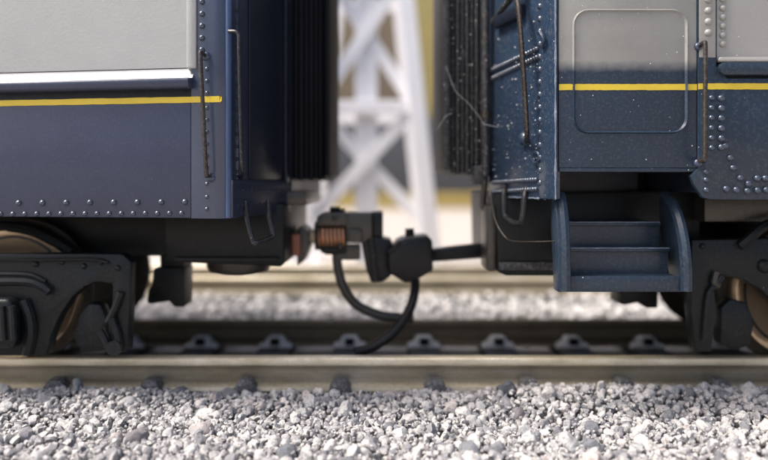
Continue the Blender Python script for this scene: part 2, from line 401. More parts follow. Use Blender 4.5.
# ------------------------------------------------------------------ tracks
RAILP = [(0, 0), (-.002, -.07), (.012, -.088), (.04, -.105), (.045, -.225), (.02, -.242), (-.10, -.262), (-.105, -.30)]
def rail_bm(y, x0, x1, s=1):
    half = [(.0, -.012)]+RAILP[1:]
    pr = [(.012, 0)]+half+[(.125-a, b) for a, b in half[::-1]]+[(.113, 0)]
    bm = NB(); n = 24; rings = []
    for i in range(n+1):
        x = x0+(x1-x0)*i/n
        rings.append([bm.verts.new((x, y+a, b)) for a, b in pr])
    for A, B in zip(rings, rings[1:]):
        for k in range(len(pr)): bm.faces.new((A[k], A[(k+1) % len(pr)], B[(k+1) % len(pr)], B[k]))
    bm.faces.new(rings[0]); bm.faces.new(rings[-1][::-1]); return bm
def clip_bm(x, y, sg):
    """moulded chair beside the rail foot: low trapezoid block, raised middle loop, two lugs"""
    bm = NB(); fr = Frame((x, y), (1, 0))
    # sg=+1: on the camera side
    o0, o1 = (0.0, .15) if sg > 0 else (-.28, -.13)
    k = 1.15 if y > 1 else .6
    if y > 1:
        P = [(-.21, -.31), (.21, -.31), (.20, -.268), (.19, -.255), (.13, -.245), (.10, -.185), (.07, -.165), (-.07, -.165), (-.10, -.185), (-.13, -.245), (-.19, -.255), (-.20, -.268)]
    else:
        P = [(-.11, -.31), (.11, -.31), (.105, -.25), (.08, -.21), (.065, -.175), (-.05, -.17), (-.075, -.2), (-.105, -.25)]
    prism(bm, fr, P, o0, o1)
    return bm
def track(name, label, y0, x0, x1, pitch, ph, far=False, clips=True):
    t = empty(name, (0, y0+.96, -.42)); tag(t, label, 'railway track', 'garden railway tracks')
    mat = 'rail' if not far else 'rail'
    obj('rail', rail_bm(y0, x0, x1), mat, t); obj('rail', rail_bm(y0+1.80, x0, x1), 'rail_shaded' if not far else mat, t, label='shaded rail behind the wheels' if not far else None)
    k0 = int((x0-ph)/pitch)+1; first = None; cl = None
    for k in range(k0, int((x1-ph)/pitch)+1):
        x = ph+k*pitch
        if first is None:
            bm = NB(); box(bm, x-.2, x+.2, y0-.36, y0+2.5, -.48, -.303); first = obj('sleeper', bm, 'sleeper', t, bevel=.015); s = first
            cl = []
            if clips:
                for (yy, sg) in ((y0-.02, 1), (y0-.02+.0, -1), (y0+1.78, 1), (y0+1.78, -1)):
                    bm = clip_bm(x, yy, sg)
                    c = obj('rail_clip', bm, 'clip' if yy < 1 else 'clip_pale', s, bevel=.008)
                    cl.append((c, x))
            base = x; bolts = []
            for c, _ in cl:
                if WLOC[c.name].y < 1.9 and WLOC[c.name].y > 1 :
                    bm = NB(); y_ = WLOC[c.name].y; box(bm, x-.055, x+.055, y_-.12, y_-.02, -.262, -.178); bolts.append((c, obj('bolt', bm, 'black', s)))
        else:
            s = link('sleeper', first.data, WLOC[first.name]+Vector((x-base, 0, 0)), t)
            for c, _ in cl: link('rail_clip', c.data, WLOC[c.name]+Vector((x-base, 0, 0)), s)
            for c, b_ in bolts: link('bolt', b_.data, WLOC[b_.name]+Vector((x-base, 0, 0)), s)
    return t
tr1 = track('railway_track', 'dusty metal rails on dark sleepers under the two passenger cars', 0, -9, 9, .93, .5)
tr2 = track('railway_track', 'empty blurred track crossing the background behind the cars', 5.75, -16, 16, .93, .2, far=True, clips=False)

# ------------------------------------------------------------------ bogies
def wheel_parts(parent, x, y_out, sgn, r=.66):
    """wheel with its outer face towards -y*sgn"""
    bm = NB()
    pr = [(.06, -.05), (.20, -.05), (.24, -.015), (.46, -.01), (.50, -.05), (.60, -.055), (r*.965, -.045), (r*.98, -.0), (r*.985, .09), (r+.07, .10), (r+.075, .13), (r+.04, .15), (.5, .15), (.46, .10), (.10, .10), (.08, .2)]
    lathe(bm, [(a, h*sgn) for a, h in pr], (x, y_out, r), 'Y', 56)
    w_ = obj('wheel', bm, 'wheel_dark', parent)
    bm = NB(); lathe(bm, [(r*.86, -.052*sgn), (r*.93, -.075*sgn), (r*.985, -.068*sgn), (r*.992, .0), (r*.992, .085*sgn), (r*.86, .085*sgn)], (x, y_out, r), 'Y', 56)
    obj('tyre', bm, 'brass_wheel', w_)
    return w_
def bogie(car, x, flip, wheels, poly, yf, extra):
    c = empty('bogie', (x, .96, 0), car)
    fr = Frame((0, yf), (1, 0))
    P = [fr.az(px, py) for px, py in poly]
    bm = NB(); prism(bm, fr, P, 0, -.16)
    obj('side_frame', bm, 'bogie', c, bevel=.02)
    bm = NB(); prism(bm, Frame((flip, 2.3), (1, 0)), P, 0, -.16); obj('side_frame', bm, 'bogie', c, bevel=.02)
    for wx in wheels:
        wheel_parts(c, wx, .03, 1); wheel_parts(c, wx, 1.9, -1)
        bm = NB(); tube(bm, [(wx, -.25, .66), (wx, 2.2, .66)], .07, 12, False); obj('axle', bm, 'wire_dark', c)
    bm = NB(); box(bm, x-1.0, x+1.0, .1, 1.8, .95, 1.3); obj('bolster', bm, 'black', c, bevel=.03)
    extra(c, fr)
    return c

# ------------------------------------------------------------------ the left car
YS = -.95
TH = math.radians(8)
LF = Frame((-1.334, YS), (math.cos(TH), -math.sin(TH)))
W = 3.8
zl = lambda px, py, fr=LF, o=0: fr.az(px, py, o)[1]
al = lambda px, fr=LF, o=0: fr.az(px, 150, o)[0]
L = empty('passenger_car', (-4.5, .95, 0)); tag(L, 'blue passenger car with grey window band, on the left of the coupling', 'train car', 'passenger cars on the near track')
zbot = zl(180, 218)                                 # lower edge of the side
ztop = 5.4
LEN = 8.0
# inner shell: plan polygon of the body
LE = Frame(LF.w(0, 0)[:2], (.354, 1.25))             # near end wall
ilen = 1.30
cn = LF.w(-.06, 0, -.06); ci = LE.w(ilen, 0, -.04); cf = Vector((ci.x-.02, ci.y+1.3, 0)); cff = LF.w(-.10, 0, -W)
bl = LF.w(-LEN, 0, -.06); bfl = LF.w(-LEN, 0, -W)
bm = NB(); plan(bm, [p[:2] for p in (bl, cn, ci, cf, cff, bfl)], zbot+.06, ztop)
obj('body_shell', bm, 'blue_dark', L, smooth=False)
bm = NB(); plan(bm, [p[:2] for p in (LF.w(-LEN, 0, .08), LF.w(.05, 0, .08), LE.w(ilen, 0, .1), cf, cff, bfl)], ztop+.002, ztop+.35)
obj('roof', bm, 'slate', L, bevel=.08)
# sheets of the side
zy0, zy1 = zl(222, 102.2), zl(222, 96.2)
zb0, zb1 = zl(195, 89), zl(195, 71)                  # belt rail
a_e = al(209)                                        # end of the flat sheet
a_w = al(193)
bm = NB(); fbox(bm, LF, -LEN, a_w-.02, zbot, zl(195, 97), -.05, 0); obj('lower_panel', bm, 'blue', L, bevel=.008)
# belt rail: rounded moulding with a hollow below it
bm = NB()
zz = lambda py: zl(195, py)
prof = [(-.05, zz(78.5)), (.066, zz(78.5)), (.085, zz(80)), (.088, zz(83)), (.080, zz(87.5)), (.06, zz(89)), (-.055, zz(89))]
A = [bm.verts.new(LF.w(-LEN, z, o)) for o, z in prof]; B = [bm.verts.new(LF.w(a_w-.004, z, o)) for o, z in prof]
bm.faces.new(A); bm.faces.new(B[::-1])
for i in range(len(prof)): bm.faces.new((A[i], B[i], B[(i+1) % len(prof)], A[(i+1) % len(prof)]))
obj('belt_rail', bm, 'blue', L, bevel=.01)
# grey window band with its frame
bm = NB(); fbox(bm, LF, -LEN, al(188), zb1+.035, ztop, -.055, -.03); obj('window_band', bm, 'grey', L)
bm = NB(); prism(bm, LF, [(-LEN, zb1+.03), (al(187), zb1+.03), (al(187), zb1+.03), (al(187), ztop), (al(195), ztop), (al(195), zb1-.002), (-LEN, zb1-.002)][:7] if False else [(al(187), zb1+.03), (al(187), ztop), (al(197), ztop), (al(197), zl(195, 68.8)), (al(187), zl(195, 68.8))], -.05, .02); obj('window_frame', bm, 'grey', L, bevel=.012)
A = [bm.verts.new(LF.w(-LEN, z, o)) for o, z in ()] if False else None
bm = NB(); prof = [(-.05, zz(68)), (-.0295, zz(68)), (-.026, zz(70)), (-.012, zz(72.5)), (.01, zz(75)), (.03, zz(78.3)), (-.05, zz(78.3))]
A = [bm.verts.new(LF.w(-LEN, z, o)) for o, z in prof]; B = [bm.verts.new(LF.w(al(194)-.004, z, o)) for o, z in prof]
bm.faces.new(A); bm.faces.new(B[::-1])
for i in range(len(prof)): bm.faces.new((A[i], B[i], B[(i+1) % len(prof)], A[(i+1) % len(prof)]))
obj('window_ledge', bm, 'grey', L)
# yellow stripe
bm = NB(); stripe(bm, LF, -LEN*.5, a_w-.014, zy0, zy1, -.004, .0045); obj('yellow_stripe', bm, 'yellow', L)
# corner: flat strip, then a round edge
bm = NB()
R = .14
pts = [(a_w-.016, -.05), (a_w-.016, .003)]
aR = al(214)
pts += [(aR, .003)]
for k in range(1, 9):
    th = k/8*math.radians(74)
    pts.append((aR+R*math.sin(th)*1.0, .003-R*(1-math.cos(th))))
pts.append((pts[-1][0]+.02, pts[-1][1]-.07)); pts.append((aR, -.10))
for (z0, z1) in ((zbot-.002, zy0-.0), (zy1, ztop)):
    pass
A = [bm.verts.new(LF.w(a, zbot-.004, o)) for a, o in pts]; B = [bm.verts.new(LF.w(a, ztop, o)) for a, o in pts]
bm.faces.new(A); bm.faces.new(B[::-1])
for i in range(len(pts)): bm.faces.new((A[i], B[i], B[(i+1) % len(pts)], A[(i+1) % len(pts)]))
obj('corner_post', bm, 'blue_gloss', L, bevel=.004)
bm = NB(); stripe(bm, LF, a_w-.0155, al(222), zy0, zy1, .002, .0075, True); obj('yellow_stripe', bm, 'yellow', L)
bm = NB(); tube(bm, [LF.w(aR+R*.80, z, .003-R*.36) for z in (zbot+.003, ztop-.01)], .030, 10, False); obj('corner_highlight', bm, 'blue_highlight', L)  # added strip, paints in the blue reflection along the rounded corner
# rivets on the side
for k in range(-2, 16): rivet(LF, 19+24.1*(k)*.985, 202-(k-7)*.15, L, 'blue', .029)if 19+24*k < 192 else None
for k in range(-3, 16): rivet(LF, 13+12.05*k, 214-.05*k, L, 'blue', .025) if 13+12*k < 192 else None
for y in [-10, 2, 14, 26, 38, 50]+[57, 69, 81, 93, 108, 120, 132, 144, 156, 168, 184, 197, 209]:
    rivet(LF, 202 if y < 52 else 207, y, L, 'blue', .027 if y < 52 else .019, .003)
# grab iron on the corner
def wire(name, pts, r, mat, parent, seg=8, smooth=True):
    bm = NB(); tube(bm, pts, r, seg, smooth); return obj(name, bm, mat, parent)
def grab(fr, x0, y0, x1, y1, parent, mat='wire', r=.018, off=.11):
    a0, z0 = fr.az(x0, y0, off); a1, z1 = fr.az(x1, y1, off)
    g = wire('grab_iron', [fr.w(a0, z0-.02, 0), fr.w(a0, z0, off*.8), fr.w(a0, z0-.06, off), fr.w((a0+a1)/2, (z0+z1)/2, off), fr.w(a1, z1+.06, off), fr.w(a1, z1, off*.8), fr.w(a1, z1+.01, 0)], r, mat, parent)
    for a, z in ((a0, z0), (a1, z1)):
        bm = NB(); dome(bm, fr.w(a, z-.015, 0), fr.n, .042, .03, 10); obj('bracket', bm, 'blue_gloss', g)
    return g
grab(LF, 200.5, 52, 206, 176, L)
# near end wall, angled back to the diaphragm
zeb = LE.az(232, 215)[1]
bm = NB(); fbox(bm, LE, .03, ilen, zbot+.01, ztop, -.04, 0); M['blue_end_left'] = paint('left_end_paint', (.018, .025, .046), .3, .15, spec=.4, coat=.1, dust=.05, spec_scale=14)
obj('end_panel', bm, 'blue_end_left', L, bevel=.006)
bm = NB(); fbox(bm, LE, LE.az(248, 150)[0], LE.az(281, 150)[0], LE.az(248, 179)[1], ztop-.02, 0, .02); obj('end_door', bm, 'blue_dark', L, bevel=.008)
bm = NB(); fbox(bm, LE, LE.az(282, 150)[0], LE.az(284.5, 150)[0], LE.az(282, 183)[1], ztop-.02, 0, .05); obj('door_post', bm, 'blue_dark', L, bevel=.01)
bm = NB(); fbox(bm, LE, .03, ilen-.02, zbot+.004, LE.az(240, 180)[1], 0, .03); obj('end_sill', bm, 'blue_end_left', L, bevel=.008)
for k in range(16): rivet(LE, 236.5, -2+12.4*k, L, 'blue_dark', .018, 0.0)
bm = NB()
for r_ in (190, 205):
    for k in range(14):
        a = .12+k*.085; z = LE.az(240, r_)[1]; dome(bm, LE.w(a, z, .03), LE.n, .014, .012, 6)
stuff(obj('sill_rivets', bm, 'blue_dark', L))
a0, z0 = LE.az(239, 34, .1); a1, z1 = LE.az(241, 168, .1)
wire('grab_iron', [LE.w(a0, z0+.03, 0), LE.w(a0, z0, .09), LE.w(a0, z0-.2, .1), LE.w(a1, z1+.2, .1), LE.w(a1+.02, z1, .1), LE.w(a1+.12, z1-.06, .06), LE.w(a1+.16, z1-.08, 0)], .015, 'wire_dark', L)
# stirrup under the corner
S = [at(245, 201, -.72), at(247, 218, -.74), at(252.5, 240, -.76), at(257, 243, -.75), at(272, 237, -.55), at(273, 232, -.53), at(269, 215, -.5), at(268, 200, -.48)]
wire('stirrup_step', S, .024, 'wire_dark', L, smooth=True)
# diaphragm of vertical folds
def diaphragm(car, xs, y0, y1, z0, z1, mats, sgn):
    d = empty('diaphragm', ((xs[0]+xs[-1])/2, (y0+y1)/2, z0), car)
    for i in range(len(xs)-1):
        a, b = sorted((xs[i], xs[i+1])); ins = .0 if i % 2 == 0 else .022
        if i == len(xs)-2: ins = -.05
        bm = NB(); y0i, y1i = y0+ins, y1-ins
        pts = [(a+.002, y0i+.02), ((a+b)/2, y0i+.008), (b-.002, y0i+.02), (b-.002, y1i), (a+.002, y1i)]
        plan(bm, pts, z0-(.0 if i % 2 else .02)+(.05 if i == len(xs)-2 else 0), z1)
        obj('bellows_fold', bm, mats, d, bevel=.008)
    return d
xl = [-1.0+.0, -.955, -.90, -.845, -.79, -.74, -.69, -.645, -.615, -.565]
M['black_clean'] = paint('satin_black', (.008, .009, .013), .6, .1, dust=.03, spec_scale=16, spec=.12)
dl = diaphragm(L, xl, .30, 1.62, 1.80, 5.2, 'black_clean', 1)
bm = NB()
for k in range(9): dome(bm, at(320, 14+20*k, .285), (0, -1, 0), .014, .012, 6)
stuff(obj('fold_rivets', bm, 'black_clean', dl))
# light underbody channel behind the corner and the grey step casting
bm = NB(); plan(bm, [(-1.35, .15), (-.80, .15), (-.80, 1.75), (-1.35, 1.75)], 1.52, 1.66); obj('end_platform', bm, 'steel', L, bevel=.02)
# centre box below the floor with its round boss
bm = NB(); x0, x1 = at(165, 0, -.1).x, at(284, 0, -.1).x
zt, zb_ = zbot+.1, at(0, 266.5, -.1).z
P = [(x0, at(0, 262, -.1).z), (x1-.03, zb_), (x1, zb_+.03), (x1, zt), (x0, zt)]
prism(bm, Frame((0, -.1), (1, 0)), P, 0, -1.9); obj('underframe_box', bm, 'black', L, bevel=.02)
bm = NB(); fbox(bm, Frame((0, -.1), (1, 0)), x0+.1, x1-.05, zb_+.05, zb_+.09, 0, .03); obj('underframe_rib', bm, 'black', L, bevel=.008)
bm = NB(); c = at(239, 262, .5); lathe(bm, [(.02, -.12), (.22, -.12), (.31, -.09), (.34, -.03), (.34, .05)], c, 'Z', 32); obj('round_boss', bm, 'steel', L)
bm = NB(); box(bm, -6, at(166, 0, .3).x, .35, 1.5, at(0, 256, .35).z, zbot+.05); obj('centre_sill', bm, 'black', L, bevel=.02)
bm = NB(); box(bm, at(-120, 0, 0).x, at(168, 0, 0).x, -.3, 2.3, at(0, 252, -.3).z+.35, zbot+.08); obj('floor_plate', bm, 'black', L, bevel=.02)
# small dark lug between bogie and box
def lug(parent, x0p, x1p, yt, yb, y):
    fr = Frame((0, y), (1, 0)); q = lambda a, b: fr.az(a, b)
    w_ = x1p-x0p
    P = [q(x0p+w_*.18, yt), q(x1p, yt), q(x1p, yb), q(x1p-w_*.28, yb), q(x1p-w_*.42, yb-6), q(x0p+w_*.12, yb-3), q(x0p, yb-4), q(x0p+w_*.03, yb-16), q(x0p+w_*.12, yb-22)]
    bm = NB(); prism(bm, fr, P, 0, -.3); return obj('brake_lug', bm, 'black', parent, bevel=.012)
lug(L, 147, 184.5, 268, 307, .35)
bm = NB(); box(bm, at(160, 0, .4).x, at(184, 0, .4).x, .4, .7, at(0, 270, .4).z, 1.4); obj('lug_hanger', bm, 'black', L, bevel=.01)

# left bogie
polyL = [(-110, 253), (122, 254), (131, 262), (130, 300), (127, 352), (111, 353), (108, 330), (112, 300), (112, 284), (96, 282), (84, 287), (72, 297), (60, 315), (51, 335), (46, 356), (-12, 356), (-22, 335), (-30, 312), (-40, 296), (-55, 286), (-110, 283)]
def exL(c, fr):
    q = lambda a, b, o=0: fr.w(*fr.az(a, b, o), o)
    tube_pts = [q(-30, 281, .03), q(0, 281, .03), (q(28, 281.5, .03)), q(42, 286, .03), q(50, 292, .03)]
    wire('frame_rib', tube_pts, .045, 'bogie', c)
    wire('frame_rib', [q(-30, 274, .0), q(0, 274, .0), q(30, 275, .0), q(46, 282, .0)], .03, 'bogie', c)
    # journal box with lid and two bars
    bm = NB(); A = [fr.az(*p) for p in ((-30, 296), (18, 296), (23, 304), (23, 345), (-30, 345))]; prism(bm, fr, A, 0, .16)
    j = obj('journal_box', bm, 'bogie', c, bevel=.04, seg=3)
    for xx in (4, 14):
        bm = NB(); a, z = fr.az(xx, 340, .17); a2, z2 = fr.az(xx-2, 306, .17); tube(bm, [fr.w(a, z, .17), fr.w(a2, z2, .17)], .03, 8, False); obj('lid_bar', bm, 'bogie', j)
    wire('pedestal_rib', [q(24, 300, .02), q(30, 318, .03), q(31, 335, .03), q(27, 354, .02)], .05, 'bogie', c)
    bm = NB(); B = [fr.az(*p, -.28) for p in ((96, 300), (84, 312), (80, 335), (90, 349), (112, 347), (114, 318), (108, 302))]; prism(bm, fr, B, -.28, -.12)
    obj('brake_shoe', bm, 'bogie', c, bevel=.03)
    for a_, b_ in (((121, 292), (108, 322)), ((112, 318), (120, 347)), ((100, 330), (108, 347))):
        wire('brake_lever', [q(*a_, .03), q((a_[0]+b_[0])/2+1, (a_[1]+b_[1])/2, .03), q(*b_, .03)], .035, 'bogie', c)
    bm = NB(); a, z = fr.az(116, 350, .03); lathe(bm, [(.02, -.06), (.07, -.06), (.07, .03), (.02, .03)], fr.w(a, z+.03, .03), 'Y', 14); obj('brake_pin', bm, 'bogie', c)
    for bx, by in ((84, 266), (101, 262), (118, 268), (62, 262), (36, 264)):
        bm = NB(); dome(bm, q(bx, by, 0), fr.n, .03, .028, 8); obj('frame_bolt', bm, 'bogie', c)
    wire('brake_pipe', [q(-20, 259, .03), q(40, 259.5, .03), q(92, 259, .03), q(108, 262, .02)], .018, 'bogie', c, 6)
    # curved spring plank above the wheel
    bm = NB(); tube(bm, [at(-30, 232, .0), at(0, 227, .0), at(28, 230, .0), at(48, 238, .0), at(72, 252, .0)], .06, 8); obj('wheel_guard', bm, 'black', c)
bogie(L, -3.76-1.2, -1.05, (-3.70, -6.2), polyL, -.42, exL)

# left coupler (sprung draft gear, head and knuckle) on the centre line
YC = .75
K = empty('coupler', at(340, 235, YC), L)
fr = Frame((0, YC), (1, 0)); q = lambda a, b, o=0: fr.w(*fr.az(a, b, o), o)
def kbox(name, x0, x1, y0, y1, o0, o1, mat, bev=.015, parent=None, poly=None):
    pr = poly or [(x0, y1), (x1, y1), (x1, y0), (x0, y0)]
    bm = NB(); prism(bm, fr, [fr.az(*p, max(o0, o1)) for p in pr], o0, o1); return obj(name, bm, mat, parent or K, bevel=bev)
kbox('draft_pocket', 284, 300, 234, 256, -.25, .25, 'rust')
kbox('draft_plate', 297, 308, 226, 266, -.3, .2, 'steel', poly=[(297, 266), (303, 262), (309, 246), (309, 232), (300, 226), (297, 230)])
kbox('shank', 303, 322, 231, 243, -.12, .12, 'brass_bar')
kbox('gear_top', 315, 346, 212, 224, -.22, .22, 'steel', poly=[(316, 226), (347, 226), (347, 213), (322, 213), (317, 217)])
kbox('gear_back', 314, 347, 224, 246, -.26, -.14, 'black')
kbox('gear_bottom', 318, 346, 245, 257, -.2, .2, 'black', poly=[(318, 247), (346, 247), (346, 254), (326, 255), (321, 252)])
kbox('spring_end', 314.5, 320, 222, 250, -.2, .2, 'black')
bm = NB(); P = []
for k in range(0, 7*10+1):
    a = 2*math.pi*k/10; x = at(319, 0, YC).x+(at(346, 0, YC).x-at(319, 0, YC).x)*k/70
    P.append((x, YC-.08+.13*math.cos(a), at(0, 236, YC).z+.135*math.sin(a)))
tube(bm, P, .021, 6, False); obj('coil_spring', bm, 'copper', K)
wire('top_bolt', [q(335, 214, 0), q(335, 207, 0)], .06, 'black', K, 10, False)
wire('top_bolt', [q(342, 214, .1), q(342, 209, .1)], .035, 'steel', K, 8, False)
for p in ((335, 218), (340, 247)):
    bm = NB(); dome(bm, q(*p, .21), (0, -1, 0), .035, .03, 10); obj('bolt_head', bm, 'wire', K)
kbox('gear_web', 337, 360, 245, 260, -.05, .15, 'steel')
kbox('coupler_neck', 346, 372, 213, 243, -.2, .2, 'steel', .012)
kbox('neck_side', 370.5, 383, 212, 244, -.22, .12, 'black_gloss', .02)
kbox('neck_boss', 348, 362, 229, 243, .2, .26, 'steel', .02)
kbox('coupler_head', 362, 392, 238, 283, -.2, .2, 'black_gloss', .03, poly=[(361, 241), (368, 236), (392, 240), (392, 276), (382, 282), (371, 283), (366, 270)])
wire('knuckle', [q(371, 238, .16), q(373.5, 260, .16), q(375.5, 281, .16)], .055, 'black_gloss', K, 12, False)
wire('air_hose', [q(336.5, 250, .1), q(338, 268, .1), q(344, 288, .1), q(357, 305, .09), q(380, 315, .08), q(400, 317.5, .06), q(413, 318, .05)], .052, 'hose_brown', K, 10)

# ------------------------------------------------------------------ the right car
RX = (557-CX)/FPX*(YS+CAMD)
RF = Frame((RX, YS), (1, 0))
R_ = empty('passenger_car', (4.8, .95, 0)); tag(R_, 'blue passenger car with vestibule steps and dusty end, on the right of the coupling', 'train car', 'passenger cars on the near track')
zr = lambda py, o=0: RF.az(600, py, o)[1]
ar = lambda px, o=0: RF.az(px, 150, o)[0]
ci2 = at(488, 0, .3); ci2 = Vector((ci2.x, .3, 0))
RE = Frame(ci2[:2], (RX-ci2.x, YS-.3)); elen = (Vector((RX, YS))-Vector(ci2[:2])).length
LR = 8.0
zv, zm = zr(168), zr(198.5)
inn = RE.w(0, 0, -.04); crn = RE.w(elen-.03, 0, -.06)
bm = NB(); plan(bm, [(crn.x+.03, YS+.05), (RX+ar(697), YS+.05), (RX+ar(697), 2.85), (RX, 2.85), (inn.x, 1.6), (inn.x, .3)], zv+.03, ztop)
obj('vestibule_shell', bm, 'blue_dark', R_, smooth=False)
bm = NB(); box(bm, RX+ar(697)+.002, RX+LR, YS+.05, 2.85, zm+.05, ztop); obj('body_shell', bm, 'blue_dark', R_, smooth=False)
bm = NB(); plan(bm, [(RX-.05, YS-.08), (RX+LR, YS-.08), (RX+LR, 2.9), (RX, 2.9), (inn.x-.1, 1.6), (inn.x-.1, .3)], ztop+.002, ztop+.35); obj('roof', bm, 'slate', R_, bevel=.08)
# vestibule door panel with its raised rounded outline
bm = NB(); fbox(bm, RF, .015, ar(697), zv, ztop, -.05, 0); dr = obj('vestibule_door', bm, 'door', R_, bevel=.01)
def rrect(x0, x1, z0, z1, r, n=6):
    out = []
    for cx, cz, a0 in ((x1-r, z1-r, 0), (x0+r, z1-r, 90), (x0+r, z0+r, 180), (x1-r, z0+r, 270)):
        for k in range(n+1):
            a = math.radians(a0+90*k/n); out.append((cx+r*math.cos(a), cz+r*math.sin(a)))
    return out
o_ = rrect(ar(572), ar(688), zr(134), zr(9), .14); i_ = rrect(ar(575.5), ar(684.5), zr(131), zr(12.5), .11); m_ = rrect(ar(573.5), ar(686.5), zr(132.6), zr(10.6), .125)
bm = NB(); n = len(o_)
rr = [[bm.verts.new(RF.w(a, z, h)) for a, z in L_] for L_, h in ((o_, -.002), (m_, .020), (i_, -.002))]
for A, B in zip(rr, rr[1:]):
    for k in range(n): bm.faces.new((A[k], A[(k+1) % n], B[(k+1) % n], B[k]))
obj('raised_outline', bm, 'door', dr)
bm = NB(); stripe(bm, RF, .017, ar(697)-.002, zr(90.2), zr(84.2), -.002, .005); obj('yellow_stripe', bm, 'yellow', R_)
bm = NB(); fbox(bm, RF, .02, ar(697), zv-.035, zv+.002, -.25, -.003); obj('door_sill', bm, 'blue_right', R_, bevel=.01)
# riveted post between door and window, flaring foot
bm = NB()
P = [(ar(697)+.003, zr(168)), (ar(690), zr(176)), (ar(693), zr(184)), (ar(702), zr(198)), (ar(712), zr(200)), (ar(830), zr(200)), (ar(830), zr(78)), (ar(727), zr(78)), (ar(716), zr(66)), (ar(716), ztop*0+5.39), (ar(697)+.003, 5.39)]
prism(bm, RF, P, -.05, .012); obj('side_panel', bm, 'blue_right', R_, bevel=.012)
bm = NB(); fbox(bm, RF, ar(698.5), ar(716)-.01, zr(58), 5.38, .004, .018); obj('post_face', bm, 'grey_right', R_, bevel=.006)
bm = NB(); fbox(bm, RF, ar(718), ar(1200), zr(60), 5.39, -.05, -.02); obj('window_band', bm, 'grey_right', R_)
bm = NB(); P = rrect(ar(717.5), ar(1300), zr(62.5), zr(57.5), .015, 2); prism(bm, RF, P, -.03, .03); obj('window_ledge', bm, 'grey_right', R_, bevel=.008)
bm = NB(); P = rrect(ar(717), ar(1300), zr(76), zr(63), .05, 4); prism(bm, RF, P, -.04, .05); obj('belt_rail', bm, 'blue_right', R_, bevel=.02)
bm = NB(); fbox(bm, RF, ar(830)+.002, LR, zr(200), zr(63), -.05, .01); obj('lower_panel', bm, 'blue_right', R_)
bm = NB(); stripe(bm, RF, ar(697)+.006, ar(820), zr(89.7), zr(83.7), .008, .0165); obj('yellow_stripe', bm, 'yellow', R_)
for k in range(4): rivet(RF, 708, 6+11*k-6, R_, 'grey_right', .034, .017)
for k in range(-2, 5): rivet(RF, 722.5, 8.5*1+k*9+0, R_, 'grey_right', .030, -.02) if 8.5+k*9 < 50 else None
for y in (100, 110, 120, 130, 140, 149): rivet(RF, 721, y-1.5, R_, 'blue_right', .034, .012)
for y in (98, 108, 118, 128, 138, 148, 172, 180, 190): rivet(RF, 711.5 if y < 160 else 706, y, R_, 'blue_right', .027, .012)
for x, y in ((725, 146), (730, 158), (733, 168), (740, 178), (748, 184), (757, 178.5), (765, 178.5), (774, 178), (736, 190), (747, 191), (757, 190.5), (766, 190), (776, 190), (726, 189)):
    rivet(RF, x, y, R_, 'blue_right', .033, .012)
grab(RF, 705.5, 42, 705, 161, R_, off=.12)
# end plate: dusty riveted sheet
bm = NB(); zeb2 = RE.az(520, 193)[1]
fbox(bm, RE, .02, elen-.015, zr(199), 5.39, -.04, 0); obj('end_panel', bm, 'blue_end', R_, bevel=.006)
bm = NB(); fbox(bm, RE, elen-.26, elen+.012, zr(199.5), 5.385, .0, .025); obj('corner_post', bm, 'blue_end', R_, bevel=.012)
for k in range(17):
    y = -6+12.6*k
    if y < 192: rivet(RE, 541, y, R_, 'blue_end', .034, .01)
bm = NB()
for (xa, ya, xb, yb, n) in ((490, 71.5, 538, 49, 22), (490, 80, 538, 57.5, 22), (494, 182.5, 537, 179.5, 20), (494, 192, 537, 189, 20)):
    A, B = RE.az(xa, ya), RE.az(xb, yb)
    for k in range(n):
        a = A[0]+(B[0]-A[0])*k/(n-1); z = A[1]+(B[1]-A[1])*k/(n-1); dome(bm, RE.w(a, z, .0), RE.n, .026, .034, 8)
stuff(obj('rivet_rows', bm, 'blue_rivet', R_))
for nm, path in (('worn_edge', [RE.w(elen+.012, z, .022) for z in np.arange(zr(199), 5.35, .03)]), ('worn_edge', [RE.w(a, zr(199), .004) for a in np.arange(.05, elen, .03)])):
    bm = NB(); rs = random.Random(len(path)); tube(bm, [Vector(p)+Vector((rs.uniform(-.002, .002), 0, rs.uniform(-.004, .004))) for p in path], lambda u: .004+.011*max(0, noise.noise(Vector((u*23, 2, 0)))+.25), 6, False); obj(nm, bm, 'chipped', R_)
bm = NB(); A = RE.az(539, 157.5); 
rp = [RE.w(A[0]+.06*math.cos(t*math.pi/8), A[1]+.05*math.sin(t*math.pi/8), .035) for t in range(17)]
tube(bm, rp, .012, 6, False); obj('eye_ring', bm, 'blue_end', R_)
A = RE.az(540, 140); 
A = RE.az(545, 40); wire('hook', [RE.w(A[0]-.04, A[1]+.08, .03), RE.w(A[0]+.03, A[1]+.06, .07), RE.w(A[0]+.08, A[1]-.02, .06), RE.w(A[0]+.02, A[1]-.08, .04)], .014, 'blue_end', R_, 6)
g = lambda px, py, o: RE.w(*RE.az(px, py, o), o)
wire('grab_iron', [g(512, -18, .12), g(518, 6, .14), g(522, 50, .15), g(525, 95, .14), g(527, 132, .12), g(526.5, 140, .04), g(526, 142, 0)], .024, 'wire', R_)
bm = NB(); dome(bm, g(526, 139, 0), RE.n, .075, .07, 10); obj('grab_bracket', bm, 'blue_end', R_)
wire('top_stay', [g(493, 22, .02), g(502, 10, .05), g(512, -3, .08), g(520, -14, .1)], .03, 'black_dusty', R_)
bm = NB(); fbox(bm, RE, RE.az(499, 20)[0], RE.az(526, 20)[0], RE.az(510, 24)[1], RE.az(510, 12)[1], 0, .07); obj('marker_bracket', bm, 'blue_dark', R_, bevel=.02)
wire('stirrup_step', [g(506, 186, .0), g(504.5, 192, .05), g(504.5, 206, .06), g(505.5, 216, .06), g(512, 222, .06), g(520, 223, .06), g(522.5, 216, .06), g(524, 198, .05), g(526, 188, .0)], .026, 'wire_dark', R_)
